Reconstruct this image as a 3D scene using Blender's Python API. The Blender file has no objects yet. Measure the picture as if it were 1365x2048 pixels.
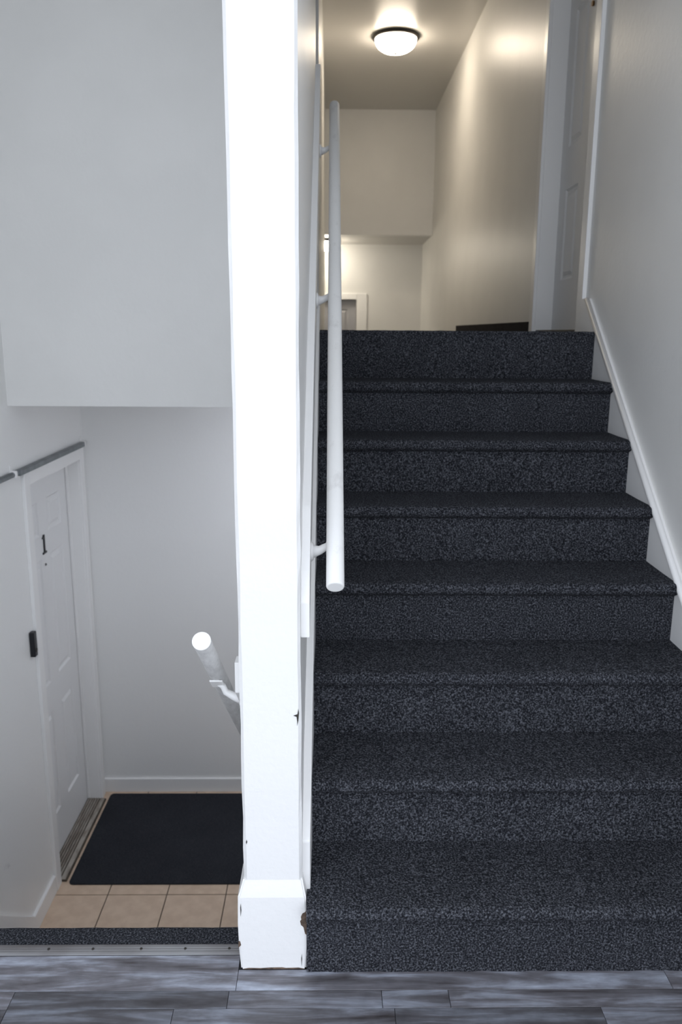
import bpy, bmesh, math, random
from mathutils import Vector, Matrix
random.seed(7)
S = bpy.context.scene
COL = S.collection

# ------------------------------------------------------------------ camera
F_PX, PITCH, YAW, ROLL = 1600.1, 12.6377, 0.7928, 0.364
CAM = Vector((0.1337, -1.6683, 1.5099))
a, b, r = (math.radians(v) for v in (YAW, PITCH, ROLL))
fw = Vector((math.sin(a)*math.cos(b), math.cos(a)*math.cos(b), -math.sin(b)))
rt0 = Vector((math.cos(a), -math.sin(a), 0)); up0 = rt0.cross(fw)
rt = rt0*math.cos(r) + up0*math.sin(r); up = -rt0*math.sin(r) + up0*math.cos(r)
cd = bpy.data.cameras.new('camera'); cam = bpy.data.objects.new('camera', cd); COL.objects.link(cam)
cd.sensor_fit = 'VERTICAL'; cd.sensor_height = 23.5; cd.sensor_width = 23.5
cd.lens = F_PX/2048*23.5
cd.clip_start = 0.02; cd.clip_end = 200
cd.dof.use_dof = True; cd.dof.focus_distance = 1.8; cd.dof.aperture_fstop = 3.5
cam.matrix_world = Matrix(((rt.x, up.x, -fw.x, CAM.x), (rt.y, up.y, -fw.y, CAM.y), (rt.z, up.z, -fw.z, CAM.z), (0, 0, 0, 1)))
S.camera = cam

# ------------------------------------------------------------------ world / light / exposure
W = bpy.data.worlds.new('sky'); S.world = W; W.use_nodes = True
wn = W.node_tree.nodes; wn['Background'].inputs[0].default_value = (0.835, 0.895, 1.0, 1); wn['Background'].inputs[1].default_value = 2.6
DOOR_X0, DOOR_X1, DOOR_Z1, BACK_Y = -1.20, 1.15, 3.60, -1.00      # the tall open entrance; the photographer stands on the porch
pl = bpy.data.lights.new('entrance_daylight_portal', 'AREA'); pl.shape = 'RECTANGLE'
pl.size = DOOR_X1-DOOR_X0; pl.size_y = DOOR_Z1; pl.cycles.is_portal = True
po = bpy.data.objects.new('entrance_daylight_portal', pl); COL.objects.link(po)
po.location = ((DOOR_X0+DOOR_X1)/2, BACK_Y-0.06, DOOR_Z1/2); po.rotation_euler = (math.radians(90), 0, 0)
LAMP_STRENGTH = 36.0
vs = S.view_settings; vs.view_transform = 'Standard'; vs.look = 'None'; vs.gamma = 1; vs.use_curve_mapping = False; vs.exposure = 0.0
S.cycles.use_denoising = True
S.cycles.max_bounces = 10; S.cycles.diffuse_bounces = 7; S.cycles.glossy_bounces = 4

# ------------------------------------------------------------------ dimensions (metres)
H, R, Y0, NOSE = 0.19, 0.2387, -0.0228, 0.027
XR, XW, XS = 1.2075, 1.231, 0.0886           # stair right edge, right wall, stair left edge
PX = 0.069                                    # half thickness of the divider wall
ZU = 8*H; ZC = 3.797; ZL = -1.3264
XL, YBK, YF = -1.289, 2.90, 1.887             # left wall, lower back wall, wall above the lower flight
YTOP = Y0+7*R
YB, ZB, YFAR = 7.442, 2.546, 8.398            # bulkhead, its underside, far wall

# ------------------------------------------------------------------ materials
def mat(name, col, rough=0.5, spec=0.5, bump=0, bscale=60, var=0, vscale=4, metal=0, col2=None, detail=3, stretch=None, emit=None):
    m = bpy.data.materials.new(name); m.use_nodes = True
    nt = m.node_tree; N = nt.nodes; L = nt.links; p = N['Principled BSDF']
    p.inputs['Base Color'].default_value = (*col, 1); p.inputs['Roughness'].default_value = rough
    p.inputs['Metallic'].default_value = metal; p.inputs['Specular IOR Level'].default_value = spec
    tc = N.new('ShaderNodeTexCoord'); src = tc.outputs['Object']
    if stretch:
        mp = N.new('ShaderNodeMapping'); mp.inputs['Scale'].default_value = stretch; L.new(src, mp.inputs[0]); src = mp.outputs[0]
    if var or col2:
        n = N.new('ShaderNodeTexNoise'); n.inputs['Scale'].default_value = vscale; n.inputs['Detail'].default_value = detail
        L.new(src, n.inputs['Vector'])
        cr = N.new('ShaderNodeValToRGB'); L.new(n.outputs['Fac'], cr.inputs[0])
        c2 = col2 or tuple(c*(1-var) for c in col)
        cr.color_ramp.elements[0].position = 0.38; cr.color_ramp.elements[0].color = (*c2, 1)
        cr.color_ramp.elements[1].position = 0.62; cr.color_ramp.elements[1].color = (*col, 1)
        L.new(cr.outputs[0], p.inputs['Base Color'])
    if bump:
        n2 = N.new('ShaderNodeTexNoise'); n2.inputs['Scale'].default_value = bscale; n2.inputs['Detail'].default_value = 4
        L.new(src, n2.inputs['Vector'])
        bp = N.new('ShaderNodeBump'); bp.inputs['Strength'].default_value = 1; bp.inputs['Distance'].default_value = bump
        L.new(n2.outputs['Fac'], bp.inputs['Height']); L.new(bp.outputs[0], p.inputs['Normal'])
    if emit:
        p.inputs['Emission Color'].default_value = (*emit[0], 1); p.inputs['Emission Strength'].default_value = emit[1]
    return m

def scuffed(name, col, dirt, rough, scale, lo, hi, bump=0.0004, bscale=90, stretch=None):
    """paint with scattered rubbed, dirty patches"""
    m = mat(name, col, rough, bump=bump, bscale=bscale)
    nt = m.node_tree; N = nt.nodes; L = nt.links; p = N['Principled BSDF']
    tc = N.new('ShaderNodeTexCoord'); mp = N.new('ShaderNodeMapping'); L.new(tc.outputs['Object'], mp.inputs[0])
    if stretch: mp.inputs['Scale'].default_value = stretch
    n = N.new('ShaderNodeTexNoise'); n.inputs['Scale'].default_value = scale; n.inputs['Detail'].default_value = 6; n.inputs['Roughness'].default_value = 0.65
    L.new(mp.outputs[0], n.inputs['Vector'])
    cr = N.new('ShaderNodeValToRGB'); L.new(n.outputs['Fac'], cr.inputs[0])
    cr.color_ramp.elements[0].position = lo; cr.color_ramp.elements[0].color = (*col, 1)
    cr.color_ramp.elements[1].position = hi; cr.color_ramp.elements[1].color = (*dirt, 1)
    L.new(cr.outputs[0], p.inputs['Base Color'])
    return m

M = {}
M['wall'] = mat('semi_gloss_wall_paint', (0.80, 0.795, 0.775), 0.39, 0.5, bump=0.0009, bscale=38, var=0.03, vscale=3)
M['lower_wall'] = scuffed('lower_wall_paint', (0.84, 0.84, 0.83), (0.60, 0.60, 0.60), 0.38, 6.5, 0.70, 0.80, bump=0.0008, bscale=45)
M['post'] = scuffed('divider_white_paint', (0.81, 0.805, 0.795), (0.70, 0.69, 0.68), 0.4, 9, 0.66, 0.8, bump=0.0011, bscale=70, stretch=(1, 1, 0.6))
M['trim'] = mat('white_trim_paint', (0.86, 0.855, 0.845), 0.34, bump=0.0004, bscale=80)
M['rail'] = scuffed('handrail_paint', (0.82, 0.815, 0.80), (0.66, 0.65, 0.635), 0.42, 22, 0.56, 0.75, stretch=(1, 0.5, 0.5))
M['rail_grimy'] = scuffed('grimy_handrail_paint', (0.64, 0.635, 0.625), (0.46, 0.455, 0.45), 0.45, 75, 0.34, 0.72, stretch=(1, 0.35, 0.35))
M['door'] = mat('door_paint', (0.80, 0.80, 0.80), 0.36, bump=0.00025, bscale=70)
M['ceiling'] = mat('ceiling_paint', (0.60, 0.585, 0.56), 0.32, 0.5, bump=0.0007, bscale=34)
M['black'] = mat('black_plastic', (0.008, 0.008, 0.012), 0.35)
M['bronze'] = mat('dark_bronze', (0.03, 0.026, 0.022), 0.4, metal=0.6)
M['brass'] = mat('aged_brass', (0.18, 0.09, 0.03), 0.4, metal=0.8)
M['conduit'] = mat('galvanised_conduit', (0.22, 0.24, 0.25), 0.42, metal=0.4, var=0.25, vscale=12)
M['sill'] = mat('worn_aluminium_sill', (0.46, 0.42, 0.37), 0.5, metal=0.3, col2=(0.27, 0.23, 0.19), vscale=22, stretch=(1.6, 0.5, 1))
M['sill_dirt'] = mat('dirt_in_sill_grooves', (0.10, 0.08, 0.06), 0.8, col2=(0.05, 0.04, 0.03), vscale=20)
M['strip'] = mat('aluminium_strip', (0.27, 0.27, 0.275), 0.5, metal=0.3, col2=(0.15, 0.14, 0.14), vscale=9, stretch=(0.4, 1, 1), bump=0.0003, bscale=120)
M['screw'] = mat('dark_screw', (0.05, 0.045, 0.04), 0.5, metal=0.5)
M['wood_bare'] = mat('bare_splintered_wood', (0.16, 0.11, 0.08), 0.85, bump=0.002, bscale=150, var=0.6, vscale=60)
M['concrete'] = mat('porch_concrete', (0.40, 0.39, 0.37), 0.9, var=0.2, vscale=3)
M['glass_lamp'] = mat('lit_frosted_glass', (0.95, 0.93, 0.9), 0.3, emit=((1.0, 0.86, 0.68), LAMP_STRENGTH))
M['glass_lamp_fill'] = mat('added_fill_lamp_glass', (0.95, 0.93, 0.9), 0.3, emit=((0.83, 0.875, 1.0), 26.0))  # glow of the fill lamp added to the lower hall
M['glass_lamp_far'] = mat('lit_frosted_glass_far', (0.95, 0.93, 0.9), 0.3, emit=((1.0, 0.90, 0.74), 27.0))
M['grey_panel'] = mat('grey_door_paint', (0.36, 0.36, 0.38), 0.4, bump=0.0003, bscale=60)

def carpet(name, dark, mid, light, s1, pile=0.004):
    m = bpy.data.materials.new(name); m.use_nodes = True
    nt = m.node_tree; N = nt.nodes; L = nt.links; p = N['Principled BSDF']
    p.inputs['Roughness'].default_value = 1.0; p.inputs['Specular IOR Level'].default_value = 0.08
    p.inputs['Sheen Weight'].default_value = 0.0
    tc = N.new('ShaderNodeTexCoord')
    n1 = N.new('ShaderNodeTexNoise'); n1.inputs['Scale'].default_value = s1; n1.inputs['Detail'].default_value = 2.5; n1.inputs['Roughness'].default_value = 0.7
    n2 = N.new('ShaderNodeTexNoise'); n2.inputs['Scale'].default_value = 5; n2.inputs['Detail'].default_value = 4
    L.new(tc.outputs['Object'], n1.inputs['Vector']); L.new(tc.outputs['Object'], n2.inputs['Vector'])
    cr = N.new('ShaderNodeValToRGB'); L.new(n1.outputs['Fac'], cr.inputs[0])
    e = cr.color_ramp.elements; e[0].position = 0.36; e[0].color = (*dark, 1); e[1].position = 0.68; e[1].color = (*light, 1)
    k = e.new(0.5); k.color = (*mid, 1)
    mx = N.new('ShaderNodeMixRGB'); mx.blend_type = 'MULTIPLY'; mx.inputs[0].default_value = 0.35
    L.new(cr.outputs[0], mx.inputs[1]); L.new(n2.outputs['Fac'], mx.inputs[2]); L.new(mx.outputs[0], p.inputs['Base Color'])
    bp = N.new('ShaderNodeBump'); bp.inputs['Distance'].default_value = pile; bp.inputs['Strength'].default_value = 0.9
    L.new(n1.outputs['Fac'], bp.inputs['Height']); L.new(bp.outputs[0], p.inputs['Normal'])
    return m
M['carpet'] = carpet('charcoal_stair_carpet', (0.0095, 0.0100, 0.0125), (0.034, 0.0358, 0.0430), (0.165, 0.172, 0.195), 215)
M['carpet_hall'] = carpet('hall_carpet', (0.014, 0.013, 0.014), (0.042, 0.040, 0.041), (0.12, 0.115, 0.115), 240)
M['mat'] = carpet('charcoal_door_mat', (0.022, 0.0235, 0.029), (0.035, 0.0375, 0.045), (0.062, 0.065, 0.074), 300, 0.002)

def plank_mat():
    m = bpy.data.materials.new('weathered_grey_vinyl_plank'); m.use_nodes = True
    nt = m.node_tree; N = nt.nodes; L = nt.links; p = N['Principled BSDF']
    p.inputs['Roughness'].default_value = 0.5
    tc = N.new('ShaderNodeTexCoord'); oi = N.new('ShaderNodeObjectInfo')
    off = N.new('ShaderNodeVectorMath'); off.operation = 'SCALE'; off.inputs[0].default_value = (7.3, 3.1, 5.7); L.new(oi.outputs['Random'], off.inputs['Scale'])
    ad = N.new('ShaderNodeVectorMath'); L.new(tc.outputs['Object'], ad.inputs[0]); L.new(off.outputs[0], ad.inputs[1])
    mp = N.new('ShaderNodeMapping'); mp.inputs['Scale'].default_value = (1.0, 9, 1); L.new(ad.outputs[0], mp.inputs[0])
    n1 = N.new('ShaderNodeTexNoise'); n1.inputs['Scale'].default_value = 3.0; n1.inputs['Detail'].default_value = 6; n1.inputs['Roughness'].default_value = 0.62; n1.inputs['Distortion'].default_value = 0.4
    L.new(mp.outputs[0], n1.inputs['Vector'])
    mp2 = N.new('ShaderNodeMapping'); mp2.inputs['Scale'].default_value = (9, 14, 1); L.new(ad.outputs[0], mp2.inputs[0])
    n2 = N.new('ShaderNodeTexNoise'); n2.inputs['Scale'].default_value = 3; n2.inputs['Detail'].default_value = 3; L.new(mp2.outputs[0], n2.inputs['Vector'])
    cr = N.new('ShaderNodeValToRGB'); L.new(n1.outputs['Fac'], cr.inputs[0]); e = cr.color_ramp.elements
    e[0].position = 0.30; e[0].color = (0.045, 0.039, 0.041, 1); e[1].position = 0.68; e[1].color = (0.34, 0.37, 0.44, 1)
    k = e.new(0.48); k.color = (0.135, 0.132, 0.148, 1)
    mx = N.new('ShaderNodeMixRGB'); mx.blend_type = 'OVERLAY'; mx.inputs[0].default_value = 0.35
    L.new(cr.outputs[0], mx.inputs[1]); L.new(n2.outputs['Fac'], mx.inputs[2])
    hs = N.new('ShaderNodeHueSaturation'); mr = N.new('ShaderNodeMapRange'); L.new(oi.outputs['Random'], mr.inputs[0]); mr.inputs[3].default_value = 0.62; mr.inputs[4].default_value = 1.4
    L.new(mr.outputs[0], hs.inputs['Value']); L.new(mx.outputs[0], hs.inputs['Color']); L.new(hs.outputs[0], p.inputs['Base Color'])
    bp = N.new('ShaderNodeBump'); bp.inputs['Distance'].default_value = 0.0005; L.new(n1.outputs['Fac'], bp.inputs['Height']); L.new(bp.outputs[0], p.inputs['Normal'])
    return m
M['plank'] = plank_mat()
M['seam'] = mat('plank_seam', (0.02, 0.02, 0.022), 0.9)
M['tile'] = mat('beige_ceramic_tile', (0.70, 0.54, 0.405), 0.45, col2=(0.62, 0.465, 0.34), vscale=14, bump=0.0003, bscale=60)
M['grout'] = mat('dark_grout', (0.06, 0.048, 0.04), 0.9)

# ------------------------------------------------------------------ helpers
def link(name, bm, m, parent=None, smooth=False):
    me = bpy.data.meshes.new(name); bmesh.ops.recalc_face_normals(bm, faces=bm.faces); bm.to_mesh(me); bm.free()
    me.materials.append(M[m] if isinstance(m, str) else m)
    if smooth:
        for p in me.polygons: p.use_smooth = True
    o = bpy.data.objects.new(name, me); COL.objects.link(o)
    if parent: o.parent = parent
    return o
def tag(o, label=None, cat=None, group=None, kind=None):
    if label: o['label'] = label
    if cat: o['category'] = cat
    if group: o['group'] = group
    if kind: o['kind'] = kind
    return o
def empty(name, loc=(0, 0, 0)):
    o = bpy.data.objects.new(name, None); o.location = loc; o.empty_display_size = 0.05; COL.objects.link(o); return o
def abox(bm, x0, x1, y0, y1, z0, z1, bev=0.0, seg=1):
    t = bmesh.new()
    g = bmesh.ops.create_cube(t, size=1)
    for v in t.verts: v.co = Vector(((x0+x1)/2+v.co.x*(x1-x0), (y0+y1)/2+v.co.y*(y1-y0), (z0+z1)/2+v.co.z*(z1-z0)))
    if bev: bmesh.ops.bevel(t, geom=t.edges[:], offset=bev, segments=seg, affect='EDGES', profile=0.5)
    me = bpy.data.meshes.new('t'); t.to_mesh(me); t.free(); bm.from_mesh(me); bpy.data.meshes.remove(me)
def box(name, m, x0, x1, y0, y1, z0, z1, bev=0.0, parent=None, seg=1):
    bm = bmesh.new()
    off = parent_off(parent)
    abox(bm, x0-off.x, x1-off.x, y0-off.y, y1-off.y, z0-off.z, z1-off.z, bev, seg); return link(name, bm, m, parent)
def parent_off(p):
    v = Vector((0, 0, 0))
    while p is not None: v += p.location; p = p.parent
    return v
def boxes(name, m, lst, bev=0.0, parent=None):
    bm = bmesh.new(); o = parent_off(parent)
    for l in lst: abox(bm, l[0]-o.x, l[1]-o.x, l[2]-o.y, l[3]-o.y, l[4]-o.z, l[5]-o.z, bev)
    return link(name, bm, m, parent)
def prism_x(name, m, poly, x0, x1, parent=None, bev=0.0, nx=1, jitter=0.0, smooth=False):
    """closed (y, z) outline pushed from x0 to x1"""
    o = parent_off(parent); bm = bmesh.new(); rings = []
    for i in range(nx+1):
        x = x0+(x1-x0)*i/nx; rg = []
        for (y, z) in poly:
            j = jitter*math.sin(i*1.7+y*40)*math.sin(i*0.61+z*9) if 0 < i < nx else 0
            rg.append(bm.verts.new((x-o.x, y-o.y+j, z-o.z+j*0.6)))
        rings.append(rg)
    n = len(poly)
    for i in range(nx):
        for k in range(n): bm.faces.new((rings[i][k], rings[i][(k+1) % n], rings[i+1][(k+1) % n], rings[i+1][k]))
    bm.faces.new(rings[0]); bm.faces.new(rings[-1])
    if bev: bmesh.ops.bevel(bm, geom=[e for e in bm.edges], offset=bev, segments=2, affect='EDGES', profile=0.5)
    return link(name, bm, m, parent, smooth)
def tube_bm(bm, pts, rad, n=20, cap=0.0):
    """tube through pts; cap > 0 rounds off both ends"""
    P = [Vector(p) for p in pts]; rad = rad if isinstance(rad, (list, tuple)) else [rad]*len(P)
    stations = []
    if cap:
        d = (P[0]-P[1]).normalized()
        stations += [(P[0], rad[0]-cap), (P[0]-d*cap*0.3, rad[0]-cap*0.3), (P[0]-d*cap, rad[0])]
        stations += list(zip(P[1:-1], rad[1:-1]))
        d = (P[-1]-P[-2]).normalized()
        stations += [(P[-1]-d*cap, rad[-1]), (P[-1]-d*cap*0.3, rad[-1]-cap*0.3), (P[-1], rad[-1]-cap)]
    else: stations = list(zip(P, rad))
    rings = []
    for i, (p, q) in enumerate(stations):
        t = (stations[min(i+1, len(stations)-1)][0]-stations[max(i-1, 0)][0]).normalized()
        u = t.cross(Vector((1, 0, 0)));  u = u if u.length > 0.1 else t.cross(Vector((0, 0, 1)))
        u.normalize(); w = t.cross(u)
        rings.append([bm.verts.new(p+(u*math.cos(2*math.pi*k/n)+w*math.sin(2*math.pi*k/n))*q) for k in range(n)])
    for i in range(len(rings)-1):
        for k in range(n): bm.faces.new((rings[i][k], rings[i][(k+1) % n], rings[i+1][(k+1) % n], rings[i+1][k]))
    bm.faces.new(rings[0]); bm.faces.new(rings[-1])
def tube(name, m, pts, rad, parent=None, n=20, cap=0.0):
    o = parent_off(parent); bm = bmesh.new(); tube_bm(bm, [Vector(p)-o for p in pts], rad, n, cap)
    ob = link(name, bm, m, parent)
    for p in ob.data.polygons: p.use_smooth = len(p.vertices) == 4
    return ob
def lathe(name, m, prof, n=40, parent=None, smooth=True):
    """prof: (radius, z) in the parent's own frame"""
    bm = bmesh.new(); rings = []
    for (q, z) in prof:
        rings.append([bm.verts.new((0, 0, z))] if q < 1e-6 else [bm.verts.new((q*math.cos(2*math.pi*k/n), q*math.sin(2*math.pi*k/n), z)) for k in range(n)])
    for A, B in zip(rings, rings[1:]):
        for k in range(n):
            if len(A) == 1: bm.faces.new((A[0], B[k], B[(k+1) % n]))
            elif len(B) == 1: bm.faces.new((A[k], A[(k+1) % n], B[0]))
            else: bm.faces.new((A[k], A[(k+1) % n], B[(k+1) % n], B[k]))
    return link(name, bm, m, parent, smooth)
def struct(o, label, cat='wall'): return tag(o, label, cat, kind='structure')

# ------------------------------------------------------------------ the setting
T = 0.13
D1Y0, D1Y1, D1Z1 = 2.04, 2.80, 0.80            # door in the lower left wall
D2Y0, D2Y1, D2Z1 = 1.96, 2.73, ZU+2.03        # door in the right wall upstairs
struct(boxes('wall_left', 'lower_wall', [
    (XL-T, XL, BACK_Y, D1Y0, ZL-0.1, ZC+0.1), (XL-T, XL, D1Y1, YBK+T, ZL-0.1, ZC+0.1),
    (XL-T, XL, D1Y0, D1Y1, D1Z1, ZC+0.1), (XL-T, XL, D1Y0, D1Y1, ZL-0.1, ZL), (XL-T-0.06, XL-T, D1Y0-0.1, D1Y1+0.1, ZL-0.1, D1Z1+0.1)]),
    'pale grey left wall beside the stairs down, holding the numbered door')
struct(boxes('wall_right', 'wall', [
    (XW, XW+T, BACK_Y, D2Y0, -0.1, ZC+0.1), (XW, XW+T, D2Y1, YFAR+T, -0.1, ZC+0.1),
    (XW, XW+T, D2Y0, D2Y1, D2Z1, ZC+0.1), (XW, XW+T, D2Y0, D2Y1, -0.1, ZU), (XW, XW+T, 1.5, YBK+T, ZL-0.1, -0.1), (XW+T, XW+T+0.06, D2Y0-0.1, D2Y1+0.1, ZU-0.1, D2Z1+0.1)]),
    'long glossy beige right wall running from the entry up to the hall')
struct(box('wall_lower_back', 'lower_wall', XL, XW, YBK, YBK+T, ZL-0.1, ZU-0.33+0.02), 'pale grey wall behind the door mat at the foot of the stairs')
struct(boxes('wall_upper_left', 'wall', [(XL, -PX, YF, YF+T, 1.186, ZC+0.1)]), 'large plain grey wall above the flight of stairs going down')
struct(boxes('ceiling_lower', 'ceiling', [(XL, -PX, YF+T, YBK, 1.186, 1.30), (-PX, XW, 1.9, YBK, 1.186, 1.30)]), 'low ceiling above the bottom door and mat', 'ceiling')
struct(box('ceiling', 'ceiling', XL-T, XW+T, BACK_Y-T, YB+T, ZC, ZC+0.1), 'glossy taupe ceiling that carries the dome lamp', 'ceiling')
struct(box('ceiling_rear', 'ceiling', -1.5, XW, YB+T, YFAR, ZB, ZB+0.1), 'lowered ceiling beyond the bulkhead at the far end', 'ceiling')
struct(boxes('wall_bulkhead', 'wall', [(0.065, XW, YB, YB+T, ZB, ZC), (-1.5, 0.065, YB, YB+T, -0.1, ZC)]), 'beige bulkhead wall hanging from the ceiling at the end of the hall')
FD0, FD1, FDZ = -0.36, 0.442, 1.90             # rear exit door
struct(boxes('wall_far', 'wall', [(-1.5, FD0, YFAR, YFAR+T, -0.1, ZB+0.1), (FD1, XW, YFAR, YFAR+T, -0.1, ZB+0.1), (FD0, FD1, YFAR, YFAR+T, FDZ, ZB+0.1), (FD0-0.1, FD1+0.1, YFAR+T, YFAR+T+0.06, -0.1, FDZ+0.1)]), 'cream wall at the far end holding the rear door')
struct(box('wall_far_left', 'wall', -1.5-T, -1.5, YB, YFAR+T, -0.1, ZB+0.1), 'hidden side wall of the rear stairwell')
struct(box('wall_under_stairs', 'lower_wall', PX-0.004, XW, 1.80, 1.90, ZL-0.1, 1.30), 'hidden wall of the lower hall under the upward stairs')
struct(box('wall_hall_left', 'wall', -PX, PX-0.004, 2.95, YB, -0.1, ZC), 'dim left wall of the upper hall beyond the handrail')
struct(box('wall_hall_recess', 'wall', XL, -PX, YBK, YBK+T, ZU, ZC), 'dim wall of the side passage upstairs')
struct(box('floor_hall_recess', 'carpet_hall', XL, PX, YF+T, 2.95, 1.31, ZU), 'dark carpet of the side passage upstairs', 'floor')
struct(boxes('wall_entry', 'wall', [(XL-T, DOOR_X0, BACK_Y-T, BACK_Y, -0.1, ZC), (DOOR_X1, XW+T, BACK_Y-T, BACK_Y, -0.1, ZC), (DOOR_X0, DOOR_X1, BACK_Y-T, BACK_Y, DOOR_Z1, ZC)]), 'entry wall with the wide open front doorway')
struct(box('floor_porch', 'concrete', -4, 4, -9, BACK_Y, -0.25, -0.12), 'concrete porch outside the front doorway', 'floor')

# divider wall between the two flights: its end is the white post in the middle of the picture
def divider():
    bm = bmesh.new(); rnd = random.Random(3)
    zs = [ -0.012 ] + [0.08*i for i in range(1, 48)] + [ZC]
    rings = []
    ch = 0.007
    for z in zs:
        j = [rnd.uniform(-0.0011, 0.0011) for _ in range(6)]
        jl = -0.0045*max(0, (z-0.4)/3) ; jr = 0
        ring = [(-PX+jl+j[0], 1.9), (-PX+jl+j[1], ch), (-PX+ch+jl+j[2], j[3]*0.6), (PX-ch+jr+j[4], j[3]*0.6), (PX+jr+j[5], ch), (PX, 1.9)]
        rings.append([bm.verts.new((x, y, z)) for x, y in ring])
    for A, B in zip(rings, rings[1:]):
        for k in range(6): bm.faces.new((A[k], A[(k+1) % 6], B[(k+1) % 6], B[k]))
    bm.faces.new(rings[0]); bm.faces.new(rings[-1])
    abox(bm, -PX, PX-0.004, 0.02, 1.9, ZL-0.1, 0.0)
    return link('wall_divider', bm, 'post')
wd = struct(divider(), 'bright white dividing wall whose narrow end stands like a post between both flights')
def chip(name, parent, m, cx, cy, cz, pts, axis='y', t=0.002):
    """small irregular flake where the paint is gone"""
    bm = bmesh.new(); A, B = [], []
    for (u, v) in pts:
        if axis == 'y': A.append(bm.verts.new((cx+u, cy-t, cz+v))); B.append(bm.verts.new((cx+u, cy+t, cz+v)))
        else: A.append(bm.verts.new((cx+t, cy+u, cz+v))); B.append(bm.verts.new((cx-t, cy+u, cz+v)))
    n = len(pts); bm.faces.new(A); bm.faces.new(B)
    for k in range(n): bm.faces.new((A[k], A[(k+1) % n], B[(k+1) % n], B[k]))
    return link(name, bm, m, parent)
tag(chip('paint_chip', wd, 'screw', PX-0.009, 0.0012, 0.66, [(0, -0.022), (0.003, -0.01), (0.0045, 0.008), (0.003, 0.02), (0.001, 0.006), (-0.008, 0.003), (-0.001, 0.0), (0.0005, -0.012)]), 'dark nick in the painted edge')
tag(chip('paint_chip', wd, 'screw', -PX+0.009, 0.0012, 0.34, [(-0.001, -0.006), (0.0012, 0), (0, 0.006), (-0.002, 0)]), 'dark nick in the painted edge')
# base block wrapped round the end of the divider
def base_block():
    bm = bmesh.new()
    def ring(x0, x1, y, z, jj=0.0): return [bm.verts.new(v) for v in ((x0, 0.11, z), (x0, y, z), (x1, y, z), (x1, 0.028, z))]
    R_ = [ring(-0.079, 0.079, -0.013, 0.0015), ring(-0.083, 0.080, -0.014, 0.06), ring(-0.084, 0.080, -0.014, 0.13), ring(-0.083, 0.079, -0.013, 0.200), ring(-0.080, 0.077, -0.011, 0.207), ring(-0.071, 0.0705, -0.001, 0.238)]
    for A, B in zip(R_, R_[1:]):
        for k in range(4): bm.faces.new((A[k], A[(k+1) % 4], B[(k+1) % 4], B[k]))
    bm.faces.new(R_[0]); bm.faces.new(R_[-1])
    bmesh.ops.bevel(bm, geom=[e for e in bm.edges if abs(e.verts[0].co.z-e.verts[1].co.z) > 0.005 and e.verts[0].co.y < 0], offset=0.004, segments=2, affect='EDGES')
    return link('trim_base_block', bm, 'post')
bb = struct(base_block(), 'chipped white base block at the foot of the post', 'base block')
tag(chip('splintered_patch', bb, 'wood_bare', 0.076, -0.0125, 0.128, [(-0.006, 0.028), (0.003, 0.034), (0.0045, 0.012), (0.0045, -0.03), (0.0005, -0.026), (-0.003, -0.008), (-0.009, -0.002), (-0.011, 0.008), (-0.008, 0.012), (-0.009, 0.02)], t=0.003), 'bare brown wood where the paint broke off')
tag(chip('splintered_patch', bb, 'wood_bare', 0.0795, 0.0, 0.124, [(-0.013, 0.02), (0.004, 0.03), (0.016, 0.012), (0.012, -0.02), (-0.004, -0.036), (-0.013, -0.03)], axis='x', t=0.002), 'bare brown wood where the paint broke off')
tag(chip('paint_chip', bb, 'screw', 0.068, -0.0125, 0.028, [(0, -0.018), (0.0012, 0), (0.0008, 0.016), (-0.0008, 0.004)]), 'thin dark crack')
tag(chip('paint_chip', bb, 'wood_bare', -0.0815, -0.012, 0.072, [(-0.003, -0.01), (0.004, -0.002), (0.002, 0.008), (-0.002, 0.006)], t=0.003), 'brown bare spot at the edge')
tag(chip('paint_chip', bb, 'screw', -0.076, -0.0130, 0.17, [(-0.001, -0.02), (0.001, -0.004), (0.0, 0.014), (-0.0012, 0.004)]), 'thin dark crack')
tag(chip('paint_chip', bb, 'wood_bare', 0.0, -0.0125, 0.003, [(-0.074, -0.0015), (0.074, -0.0015), (0.06, 0.0015), (0.03, 0.0006), (0.02, 0.0026), (-0.01, 0.002), (-0.03, 0.0004), (-0.06, 0.0012)], t=0.0018), 'ragged brown line along the floor')

# entry floor: grey planks laid across
fl = struct(box('floor_entry', 'seam', XL, XW, BACK_Y, 0.033, -0.2, -0.004), 'weathered grey plank floor of the entry landing in the foreground', 'floor')
rows = [(-0.0765, 0.032, [-1.29, -0.085, 0.95, 1.231]), (-0.128, -0.0775, [-1.29, -0.60, -0.10, 0.258, 0.415, 1.02, 1.231]), (-0.180, -0.129, [-1.29, -0.60, -0.22, 0.285, 0.76, 1.231])]
y = -0.181; rp = random.Random(11)
while y > BACK_Y+0.01:
    y1 = max(y-0.051, BACK_Y); xs = [-1.29]; x = -1.29+rp.uniform(0.15, 0.6)
    while x < 1.1: xs.append(x); x += rp.uniform(0.3, 0.75)
    xs.append(1.231); rows.append((y1, y, xs)); y = y1-0.001
for (ya, yb, xs) in rows:
    for xa, xb in zip(xs, xs[1:]):
        y_hi = yb
        if yb > 0 and xa > -0.1: y_hi = -0.0145
        bm = bmesh.new(); cx, cyy = (xa+xb)/2, (ya+y_hi)/2
        abox(bm, xa+0.0006-cx, xb-0.0006-cx, ya-cyy, y_hi-cyy, -0.0055, 0.0, 0.0006)
        o = link('plank', bm, 'plank', fl); o.location = (cx, cyy, 0)
st = empty('threshold_strip', (-0.69, 0.049, 0)); tag(st, 'ribbed aluminium strip edging the plank floor above the stairs down', 'metal strip')
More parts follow.
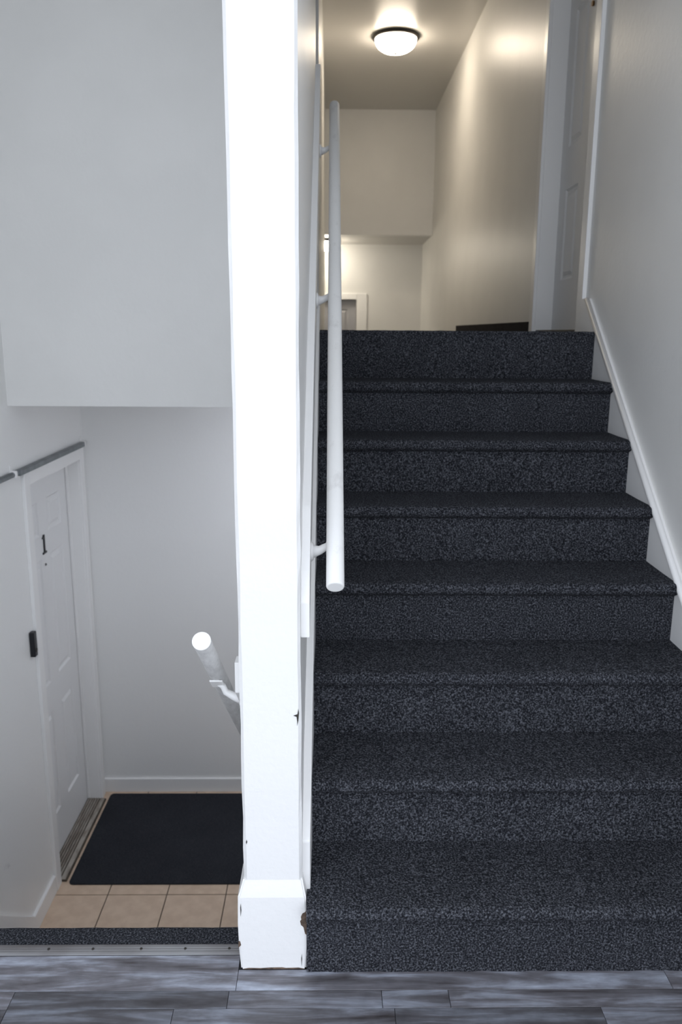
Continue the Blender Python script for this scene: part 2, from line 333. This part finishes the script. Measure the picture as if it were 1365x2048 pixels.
prism_x('strip_plate', 'strip', [(0.033, 0.0), (0.034, 0.0035), (0.038, 0.0052), (0.0435, 0.0052), (0.0445, 0.004), (0.0455, 0.0052), (0.0515, 0.0052), (0.0525, 0.004), (0.0535, 0.0052), (0.061, 0.0052), (0.066, 0.003), (0.068, 0.0)], XL, -PX-0.001, st)
for x in (-0.565, -0.455, -0.335, -0.225, -0.115):
    bm = bmesh.new(); bmesh.ops.create_cone(bm, cap_ends=True, segments=14, radius1=0.0036, radius2=0.003, depth=0.002, matrix=Matrix.Translation((x+0.69, -0.004+0.0035, 0.006))); link('screw', bm, 'screw', st)

# ------------------------------------------------------------------ stairs
def arc(cy, cz, q, a0, a1, n): return [(cy+q*math.cos(math.radians(a0+(a1-a0)*i/n)), cz+q*math.sin(math.radians(a0+(a1-a0)*i/n))) for i in range(n+1)]
def step_poly(y, z0, z1, depth, nose, q=0.017):
    pts = [(y, z0), (y, z1-2*q-0.006)]
    pts += arc(y-nose+q, z1-q, q, 235, 90, 7)[0:]
    pts += [(y+depth*0.5, z1-0.001), (y+depth+0.012, z1), (y+depth+0.012, z0)]
    return pts
def soften(o):
    for p in o.data.polygons: p.use_smooth = True
    o.data.set_sharp_from_angle(angle=math.radians(48))
sc = empty('carpeted_staircase', (0.648, Y0, 0)); struct(sc, 'charcoal carpeted staircase climbing on the right to the upper hall', 'staircase')
for k in range(8):
    o = prism_x('step', 'carpet', step_poly(Y0+k*R, k*H, (k+1)*H, R if k < 7 else 0.08, NOSE if k < 7 else 0.004, 0.019 if k < 7 else 0.008), XS-0.0078, XR+0.006, sc, nx=48, jitter=0.0016)
    soften(o)
struct(box('floor_upper_hall', 'carpet_hall', PX, XW, YTOP+0.09, 5.44, 1.30, ZU-0.001), 'dark carpeted floor of the upper hall at the top of the stairs', 'floor')
# hidden rear flight and floor
rs = empty('rear_staircase', (0.65, 5.44, 0)); struct(rs, 'rear staircase leading down from the upper hall to the back door', 'staircase')
for k in range(7): box('step', 'carpet_hall', PX, XW, 5.44+k*0.24, 5.44+(k+1)*0.24, 0, ZU-(k+1)*H, parent=rs)
struct(box('floor_rear', 'carpet_hall', -1.5, XW, 7.12, YFAR, -0.1, 0.0), 'floor inside the back door', 'floor')
# lower flight
R2, YE = 0.222, 0.122
ls = empty('lower_staircase', (-0.69, YE, 0)); struct(ls, 'charcoal carpeted staircase going down on the left', 'staircase')
for k in range(7):
    y = YE+k*R2; z1 = -k*H; z0 = max(z1-H, ZL)
    poly = [(y-0.004 if k else y-0.004, z0)] + [(y-0.004, z1-0.04)] + [(p[0], p[1]) for p in arc(y+0.018-0.019, z1-0.019, 0.019, -55, 90, 7)]
    yb_ = (0.066 if k == 0 else y-R2-0.01)
    poly += [(yb_, z1), (yb_, z0)]
    o = prism_x('step', 'carpet', poly, XL+0.018, -PX-0.0175 if k else -PX-0.001, ls, nx=36, jitter=0.0006)
    soften(o)
struct(box('floor_landing_base', 'seam', XL, -PX, 0.0345, 0.064, -0.2, -0.004), 'landing structure under the edge strip', 'floor')

# skirt boards
def slope_trim(name, m, x0, x1, pts, lab, cap=True):
    return struct(prism_x(name, m, pts, x0, x1, bev=0.0035), lab, 'trim')
NS = H/R
slope_trim('trim_1', 'trim', XR, XW+0.002, [(-0.06, 0.002), (-0.06, 0.165), (1.80, 0.165+1.86*NS*1.008), (1.872, 0.165+1.86*NS*1.008), (1.872, ZU-0.1), (1.62, 1.2), (0.1, 0.002)], 'white skirting board stepping up along the right wall beside the carpet')
tb = struct(tube('trim_2', 'trim', [(XR+0.004, -0.05, 0.168), (XR+0.004, 1.80, 0.168+1.85*NS*1.008)], 0.011, n=14), 'rounded white cap moulding along the top of the right skirting board', 'trim')
slope_trim('trim_3', 'trim', PX-0.002, XS, [(0.03, 0.002), (0.03, 0.32), (0.10, 0.385), (1.70, 0.385+1.60*NS), (1.88, 0.385+1.60*NS), (1.88, ZU+0.005), (1.66, ZU-0.06), (0.14, 0.002)], 'white skirting board on the dividing wall left of the upward steps')
S2 = H/R2
slope_trim('trim_4', 'trim', XL-0.002, XL+0.016, [(0.10, -0.18), (0.10, 0.105), (1.57, 0.105-1.47*S2), (1.66, ZL+0.105), (1.66, ZL+0.002), (1.3, ZL+0.002)], 'white skirting board on the left wall beside the stairs down')
slope_trim('trim_5', 'trim', -PX-0.016, -PX+0.002, [(0.115, -0.18), (0.115, 0.105), (1.57, 0.105-1.455*S2), (1.66, ZL+0.105), (1.66, ZL+0.002), (1.3, ZL+0.002)], 'hidden skirting board on the dividing wall beside the stairs down')
def baseboard(name, x0, x1, y0, y1, z0, h, lab, m='trim'):
    return struct(box(name, m, x0, x1, y0, y1, z0, z0+h, 0.004, seg=2), lab, 'baseboard')
baseboard('baseboard_lower_left', XL-0.002, XL+0.015, 1.66, D1Y0-0.075, ZL, 0.098, 'short white baseboard between the left skirting and the numbered door')
baseboard('baseboard_lower_back', XL+0.002, XW, YBK-0.014, YBK+0.002, ZL, 0.092, 'white baseboard along the wall behind the door mat')
baseboard('baseboard_hall', XW-0.014, XW+0.002, D2Y1+0.075, 5.44, ZU-0.001, 0.056, 'dark carpet strip used as baseboard along the upper hall', 'carpet_hall')

# lower landing tiles
tf = struct(boxes('floor_lower', 'grout', [(XL, -PX, 1.40, 1.9, ZL-0.1, ZL-0.004), (XL, XW, 1.9, YBK, ZL-0.1, ZL-0.004)]), 'beige tiled floor at the foot of the stairs down', 'floor')
TS = 0.3045
def tile_mesh(w, d):
    bm = bmesh.new(); abox(bm, -w/2, w/2, -d/2, d/2, -0.006, 0, 0.0012); me = bpy.data.meshes.new('tile'); bm.to_mesh(me); bm.free(); me.materials.append(M['tile']); return me
cache = {}
xs = [XL+0.002] + [-1.008+TS*i for i in range(8)] + [XW-0.002]
ys = [1.46, 1.637, 1.941, 2.2455, 2.55, 2.8545, YBK-0.001]
for xa, xb in zip(xs, xs[1:]):
    for ya, yb in zip(ys, ys[1:]):
        if xb-xa < 0.02 or (xb > -PX and ya < 1.9): continue
        key = (round(xb-xa, 3), round(yb-ya, 3))
        if key not in cache: cache[key] = tile_mesh(xb-xa-0.005, yb-ya-0.005)
        o = bpy.data.objects.new('tile', cache[key]); COL.objects.link(o); o.parent = tf; o.location = ((xa+xb)/2, (ya+yb)/2, ZL)

# ------------------------------------------------------------------ doors
def panel_leaf(parent, name, m, plane, yc, z0, w, h, th, cols, rowz, nx, axis='x', proud=0.0):
    """six panel leaf. plane = front face coordinate, nx = +1/-1 direction the front faces.
       cols: (u0, u1) panel spans, rowz: (z0, z1) panel spans, all absolute"""
    off = parent_off(parent)
    def put(bm, u0, u1, z_0, z_1, d0, d1, bev=0.0):
        p0, p1 = sorted((plane-nx*d0, plane-nx*d1))
        if axis == 'x': abox(bm, p0-off.x, p1-off.x, u0-off.y, u1-off.y, z_0-off.z, z_1-off.z, bev)
        else: abox(bm, u0-off.x, u1-off.x, p0-off.y, p1-off.y, z_0-off.z, z_1-off.z, bev)
    U0, U1, Z0, Z1 = yc-w/2, yc+w/2, z0, z0+h
    bm = bmesh.new()
    put(bm, U0, U1, Z0, Z1, 0.009, th)
    us = [U0] + [v for c in cols for v in c] + [U1]
    for i in range(0, len(us), 2): put(bm, us[i], us[i+1], Z0, Z1, 0, 0.0095)
    zs = [Z0] + [v for q in rowz for v in q] + [Z1]
    for (c0, c1) in cols:
        for i in range(0, len(zs), 2): put(bm, c0, c1, zs[i], zs[i+1], 0, 0.0095)
    lf = link(name, bm, m, parent)
    for (c0, c1) in cols:
        for (q0, q1) in rowz:
            bm = bmesh.new()
            def ring(i, d):
                vs_ = []
                for (u, z) in ((c0+i, q0+i), (c1-i, q0+i), (c1-i, q1-i), (c0+i, q1-i)):
                    pos = plane-nx*d
                    vs_.append(bm.verts.new((pos-off.x, u-off.y, z-off.z) if axis == 'x' else (u-off.x, pos-off.y, z-off.z)))
                return vs_
            rr = [ring(0.0, 0.0), ring(0.010, 0.0092), ring(0.020, 0.0092), ring(0.038, 0.0008)]
            for A, B in zip(rr, rr[1:]):
                for k in range(4): bm.faces.new((A[k], A[(k+1) % 4], B[(k+1) % 4], B[k]))
            bm.faces.new(rr[-1])
            o = link('panel', bm, m, lf)
    return lf

# door_1: number 1, lower landing, left wall
d1 = empty('door_1', (XL, 2.42, ZL)); struct(d1, 'white six panel door numbered 1 at the foot of the stairs', 'door')
LX = -1.362
panel_leaf(d1, 'leaf', 'door', LX, 2.42, ZL+0.013, 0.752, D1Z1-ZL-0.017, 0.04, [(2.148, 2.345), (2.472, 2.672)], [(-1.075, -0.49), (-0.33, 0.352), (0.475, 0.655)], 1)
boxes('jamb', 'trim', [(XL-T+0.001, XL+0.001, D1Y0-0.018, D1Y0+0.001, ZL, D1Z1), (XL-T+0.001, XL+0.001, D1Y1-0.001, D1Y1+0.018, ZL, D1Z1), (XL-T+0.001, XL+0.001, D1Y0, D1Y1, D1Z1-0.001, D1Z1+0.018)], parent=d1)
CT = 0.017
box('casing', 'trim', XL-0.002, XL+CT, D1Y0-0.072, D1Y0-0.006, ZL+0.0, D1Z1+0.07, 0.004, d1, 2)
box('casing', 'trim', XL-0.002, XL+CT, D1Y1+0.006, D1Y1+0.072, ZL+0.0, D1Z1+0.07, 0.004, d1, 2)
box('casing', 'trim', XL-0.002, XL+CT, D1Y0-0.006, D1Y1+0.006, D1Z1+0.004, D1Z1+0.07, 0.004, d1, 2)
boxes('door_stop', 'trim', [(LX+0.001, LX+0.013, D1Y1-0.013, D1Y1, ZL+0.02, D1Z1), (LX+0.001, LX+0.013, D1Y0, D1Y0+0.013, ZL+0.02, D1Z1), (LX+0.001, LX+0.013, D1Y0, D1Y1, D1Z1-0.013, D1Z1)], 0.002, d1)
sl = [(-1.405, -1.250, D1Y0+0.001, D1Y1-0.001, ZL+0.0005, ZL+0.012)]
sill = tag(boxes('sill', 'sill_dirt', sl, 0.0012, d1), 'worn ribbed metal sill with brown dirt')
for i in range(5): box('ridge', 'sill', -1.356+i*0.0145, -1.3475+i*0.0145, D1Y0+0.002, D1Y1-0.002, ZL+0.0118, ZL+0.017, 0.001, sill)
box('ridge', 'sill', -1.282, -1.257, D1Y0+0.002, D1Y1-0.002, ZL+0.0118, ZL+0.0165, 0.001, sill)
bmn = bmesh.new(); o_ = parent_off(d1); N0, NZ = 2.389, 0.372
for (u0, u1, z0, z1) in ((-0.0075, 0.0075, 0.0, 0.102), (-0.026, 0.026, 0.0, 0.010), (-0.0085, 0.0085, 0.010, 0.016)):
    abox(bmn, LX-0.001-o_.x, LX+0.006-o_.x, N0+u0-o_.y, N0+u1-o_.y, NZ+z0-o_.z, NZ+z1-o_.z, 0.001)
vv = [bmn.verts.new((x-o_.x, N0+u-o_.y, NZ+z-o_.z)) for x in (LX-0.001, LX+0.006) for (u, z) in ((0.0, 0.102), (0.0, 0.083), (-0.022, 0.083), (-0.022, 0.089), (-0.012, 0.092))]
bmn.faces.new(vv[:5]); bmn.faces.new(vv[5:])
for k in range(5): bmn.faces.new((vv[k], vv[(k+1) % 5], vv[5+(k+1) % 5], vv[5+k]))
tag(link('number', bmn, 'black', d1), 'black numeral 1')
bm = bmesh.new(); mt = Matrix.Translation((LX+0.001-o_.x, 2.392-o_.y, 0.312-o_.z)) @ Matrix.Rotation(math.pi/2, 4, 'Y')
bmesh.ops.create_cone(bm, cap_ends=True, segments=18, radius1=0.008, radius2=0.0065, depth=0.006, matrix=mt)
pe = tag(link('peephole', bm, 'strip', d1), 'small metal peephole')
bm = bmesh.new(); bmesh.ops.create_cone(bm, cap_ends=True, segments=14, radius1=0.004, radius2=0.004, depth=0.002, matrix=Matrix.Translation((0.004, 0, 0)) @ mt); link('lens', bm, 'black', pe)
bm = bmesh.new(); KY, KZ = 2.072, ZL+0.95
for (dx, q, dl) in ((0.004, 0.031, 0.008), (0.02, 0.011, 0.03)): bmesh.ops.create_cone(bm, cap_ends=True, segments=20, radius1=q, radius2=q*0.9, depth=dl, matrix=Matrix.Translation((LX+dx-o_.x, KY-o_.y, KZ-o_.z)) @ Matrix.Rotation(math.pi/2, 4, 'Y'))
bmesh.ops.create_uvsphere(bm, u_segments=20, v_segments=12, radius=0.027, matrix=Matrix.Translation((LX+0.036-o_.x, KY-o_.y, KZ-o_.z)))
link('knob', bm, 'strip', d1, True)

# door_2: upper hall, right wall
d2 = empty('door_2', (XW, 2.23, ZU)); struct(d2, 'white panelled door at the top of the stairs in the right wall', 'door')
LX2 = XW+0.088
dc = (D2Y0+D2Y1)/2
panel_leaf(d2, 'leaf', 'door', LX2, dc, ZU+0.0105, D2Y1-D2Y0-0.006, 2.006, 0.035, [(dc-0.27, dc-0.065), (dc+0.065, dc+0.27)], [(ZU+0.26, ZU+0.70), (ZU+0.90, ZU+1.52), (ZU+1.66, ZU+1.86)], -1)
boxes('jamb', 'trim', [(XW-0.001, XW+T-0.001, D2Y0-0.018, D2Y0+0.001, ZU, D2Z1), (XW-0.001, XW+T-0.001, D2Y1-0.001, D2Y1+0.018, ZU, D2Z1), (XW-0.001, XW+T-0.001, D2Y0, D2Y1, D2Z1-0.001, D2Z1+0.018)], parent=d2)
box('casing', 'trim', XW-0.017, XW+0.002, D2Y0-0.085, D2Y0-0.006, ZU-0.004, D2Z1+0.07, 0.004, d2, 2)
box('casing', 'trim', XW-0.017, XW+0.002, D2Y1+0.006, D2Y1+0.075, ZU+0.0, D2Z1+0.07, 0.004, d2, 2)
box('casing', 'trim', XW-0.017, XW+0.002, D2Y0-0.006, D2Y1+0.006, D2Z1+0.004, D2Z1+0.07, 0.004, d2, 2)
box('sill', 'bronze', XW+0.004, XW+T-0.004, D2Y0+0.001, D2Y1-0.001, ZU+0.0005, ZU+0.010, 0.001, d2)
bm = bmesh.new(); o2 = parent_off(d2)
bmesh.ops.create_cone(bm, cap_ends=True, segments=18, radius1=0.012, radius2=0.010, depth=0.012, matrix=Matrix.Translation((LX2-0.004-o2.x, dc-o2.y, 2.968-o2.z)) @ Matrix.Rotation(math.pi/2, 4, 'Y'))
tag(link('peephole', bm, 'brass', d2), 'small brass peephole')

# door_3: rear exit door on the far wall
d3 = empty('door_3', (0.04, YFAR, 0)); struct(d3, 'small grey panelled back door seen at the far end under the bulkhead', 'door')
panel_leaf(d3, 'leaf', 'grey_panel', YFAR+0.05, (FD0+FD1)/2, 0.01, FD1-FD0-0.006, FDZ-0.014, 0.04, [(FD0+0.10, FD0+0.35), (FD1-0.35, FD1-0.10)], [(0.2, 0.72), (0.88, 1.36), (1.50, 1.79)], -1, 'y')
for (xa, xb, za, zb) in ((FD1+0.004, FD1+0.13, 0.0, FDZ+0.075), (FD0-0.13, FD0-0.004, 0.0, FDZ+0.075), (FD0-0.004, FD1+0.004, FDZ+0.004, FDZ+0.075)):
    box('casing', 'trim', xa, xb, YFAR-0.018, YFAR+0.002, za, zb, 0.004, d3, 2)
boxes('jamb', 'trim', [(FD0-0.018, FD0+0.001, YFAR, YFAR+T-0.001, 0, FDZ), (FD1-0.001, FD1+0.018, YFAR, YFAR+T-0.001, 0, FDZ), (FD0, FD1, YFAR, YFAR+T-0.001, FDZ-0.001, FDZ+0.018)], parent=d3)

# ------------------------------------------------------------------ handrails
def bracket(parent, wallx, Y, railpt, sgn):
    """cast arm: rosette on the board, curved arm, saddle under the rail"""
    o = parent_off(parent); bm = bmesh.new(); rx, ry, rz = railpt
    base = Vector((wallx, Y, rz-0.062))
    bmesh.ops.create_cone(bm, cap_ends=True, segments=18, radius1=0.026, radius2=0.019, depth=0.007, matrix=Matrix.Translation(base+Vector((sgn*0.003, 0, 0))-o) @ Matrix.Rotation(sgn*math.pi/2, 4, 'Y'))
    pts = [base+Vector((sgn*0.004, 0, 0)), base+Vector((sgn*0.022, 0, 0.004)), base+Vector((sgn*0.042, 0, 0.016)), Vector((rx-sgn*0.012, ry, rz-0.030)), Vector((rx, ry, rz-0.020))]
    tube_bm(bm, [p-o for p in pts], [0.016, 0.0105, 0.0085, 0.008, 0.009], 12)
    return link('bracket', bm, 'trim', parent, True)
def saddle(parent, p, slope):
    bm = bmesh.new(); o = parent_off(parent); t = Vector((0, 1, slope)).normalized(); nrm = Vector((0, -slope, 1)).normalized(); xx = Vector((1, 0, 0)); c = Vector(p)-nrm*0.021-o
    vs_ = []
    for dz in (-0.0035, 0.001):
        for (u, v) in ((-0.016, -0.028), (0.016, -0.028), (0.016, 0.028), (-0.016, 0.028)): vs_.append(bm.verts.new(c+xx*u+t*v+nrm*dz))
    for f in ((0, 1, 2, 3), (4, 5, 6, 7), (0, 1, 5, 4), (1, 2, 6, 5), (2, 3, 7, 6), (3, 0, 4, 7)): bm.faces.new([vs_[i] for i in f])
    bmesh.ops.bevel(bm, geom=bm.edges[:], offset=0.001, segments=1, affect='EDGES')
    return link('saddle', bm, 'trim', parent)
RX, RQ = 0.1455, 0.0205
hz = lambda Y: 0.957+0.796*(Y-0.03)
hr = empty('handrail', (PX, 0.03, 0.84)); tag(hr, 'long white round handrail climbing beside the carpeted stairs on the right', 'handrail')
tube('rail', 'rail', [(RX, 0.03, hz(0.03)), (RX, 0.6, hz(0.6)), (RX, 1.2, hz(1.2)), (RX, 1.853, hz(1.853))], RQ, hr, 28, 0.004)
prism_x('mounting_board', 'trim', [(0.03, 0.838), (0.03, 0.921), (0.06, 0.985), (0.16, 1.115), (1.895, 1.115+1.735*0.84), (1.895, 0.838+1.865*0.796)], PX-0.001, 0.0885, hr, bev=0.002)
for Y in (0.165, 0.925, 1.665):
    bracket(hr, 0.0885, Y, (RX, Y, hz(Y)), 1); saddle(hr, (RX, Y, hz(Y)), 0.796)
lz = lambda Y: 0.850-0.80*(Y+0.02)
lr = empty('handrail', (-PX, -0.02, 0.7)); tag(lr, 'short grimy white handrail end sloping down left of the post', 'handrail')
LRX = -0.147
tube('rail', 'rail_grimy', [(LRX, -0.02, lz(-0.02)), (LRX, 0.5, lz(0.5)), (LRX, 1.0, lz(1.0)), (LRX, 1.6, lz(1.6))], RQ, lr, 28, 0.0035)
d_ = Vector((0, 1, -0.80)).normalized(); e_ = Vector((LRX, -0.02, lz(-0.02)))
tag(tube('end_cap', 'trim', [e_-d_*0.0015, e_+d_*0.004], RQ+0.0004, lr, 28, 0.001), 'clean white rounded end')
prism_x('mounting_board', 'trim', [(0.06, 0.765), (0.06, 0.69), (1.6, 0.69-1.54*0.8), (1.6, 0.765-1.54*0.8+0.03), (0.10, 0.765)], -0.0865, -PX+0.001, lr, bev=0.002)
for Y in (0.205, 0.85, 1.45):
    bracket(lr, -0.0865, Y, (LRX, Y, lz(Y)), -1); saddle(lr, (LRX, Y, lz(Y)), -0.80)

# ------------------------------------------------------------------ lamps
def dome_lamp(loc, lab, glass='glass_lamp'):
    t = empty('dome_ceiling_lamp', loc); tag(t, lab, 'ceiling lamp', 'dome lamps of the upper hall')
    lathe('pan', 'bronze', [(0, 0), (0.172, 0), (0.187, -0.006), (0.188, -0.014), (0.180, -0.024), (0.166, -0.028), (0.160, -0.02), (0, -0.02)], 48, t)
    n = 12
    prof = [(0.163, -0.024)] + [(0.163*math.cos(math.pi/2*i/n)**0.8 if i < n else 0, -0.028-0.094*math.sin(math.pi/2*i/n)) for i in range(n+1)]
    lathe('glass_dome', glass, prof, 48, t)
    lathe('finial', 'bronze', [(0.0, -0.118), (0.011, -0.120), (0.013, -0.127), (0.008, -0.134), (0, -0.136)], 20, t)
    return t
dome_lamp((0.640, 5.31, ZC), 'lit white glass dome lamp on the ceiling above the stairs')
dome_lamp((0.42, 2.42, 1.186), 'added fill lamp brightening the lower hall, unseen behind the dividing wall', 'glass_lamp_fill')  # unseen lamp, added because daylight alone leaves the lower hall too dark
dome_lamp((0.06, 7.98, ZB), 'second lit dome lamp under the bulkhead, mostly hidden behind the handrail', 'glass_lamp_far')

# ------------------------------------------------------------------ small things
def rounded_slab(name, m, x0, x1, y0, y1, z0, z1, q):
    bm = bmesh.new(); A, B, Cc = [], [], []
    for (cx, cy, a0) in ((x1-q, y1-q, 0), (x0+q, y1-q, 90), (x0+q, y0+q, 180), (x1-q, y0+q, 270)):
        for i in range(7):
            t = math.radians(a0+15*i)
            A.append(bm.verts.new((cx+q*math.cos(t), cy+q*math.sin(t), z0))); B.append(bm.verts.new((cx+q*math.cos(t), cy+q*math.sin(t), z1-0.003))); Cc.append(bm.verts.new((cx+(q-0.004)*math.cos(t), cy+(q-0.004)*math.sin(t), z1)))
    n = len(A)
    for P_, Q_ in ((A, B), (B, Cc)):
        for k in range(n): bm.faces.new((P_[k], P_[(k+1) % n], Q_[(k+1) % n], Q_[k]))
    bm.faces.new(A); bm.faces.new(Cc); return link(name, bm, m)
dm = rounded_slab('door_mat', 'mat', -0.535, 0.535, -0.4225, 0.4225, 0.0008, 0.009, 0.025); dm.location = (-0.70, 2.438, ZL)
tag(dm, 'dark charcoal door mat lying on the beige tiles', 'door mat')
db = empty('doorbell', (XL, 1.927, 0.055)); tag(db, 'small black rectangular doorbell fixed to the left door casing', 'doorbell')
bm = bmesh.new(); abox(bm, -0.001, 0.024, -0.017, 0.017, -0.062, 0.062, 0.005, 3); link('housing', bm, 'black', db)
bm = bmesh.new(); bmesh.ops.create_cone(bm, cap_ends=True, segments=20, radius1=0.0105, radius2=0.0095, depth=0.003, matrix=Matrix.Translation((0.025, 0, -0.03)) @ Matrix.Rotation(math.pi/2, 4, 'Y')); link('button', bm, 'bronze', db)
cz = 0.885
cn = empty('conduit', (XL, 2.2, cz)); tag(cn, 'grey metal conduit running along the wall over the numbered door', 'conduit')
tube('pipe', 'conduit', [(XL+0.013, 0.9, cz), (XL+0.013, 1.5, cz), (XL+0.013, 2.2, cz), (XL+0.013, 2.885, cz)], 0.0125, cn, 16)
box('trough', 'conduit', XL+0.0005, XL+0.030, 1.90, 2.86, cz-0.0145, cz+0.0115, 0.003, cn)
for Y in (1.855, 2.872):
    bm = bmesh.new(); o = parent_off(cn)
    abox(bm, XL-o.x, XL+0.029-o.x, Y-0.011-o.y, Y+0.011-o.y, cz-0.016-o.z, cz+0.016-o.z, 0.003); abox(bm, XL-o.x, XL+0.004-o.x, Y-0.011-o.y, Y+0.011-o.y, cz-0.002-o.z, cz+0.042-o.z, 0.001)
    tag(link('clip', bm, 'trim', cn), 'white painted pipe clip')
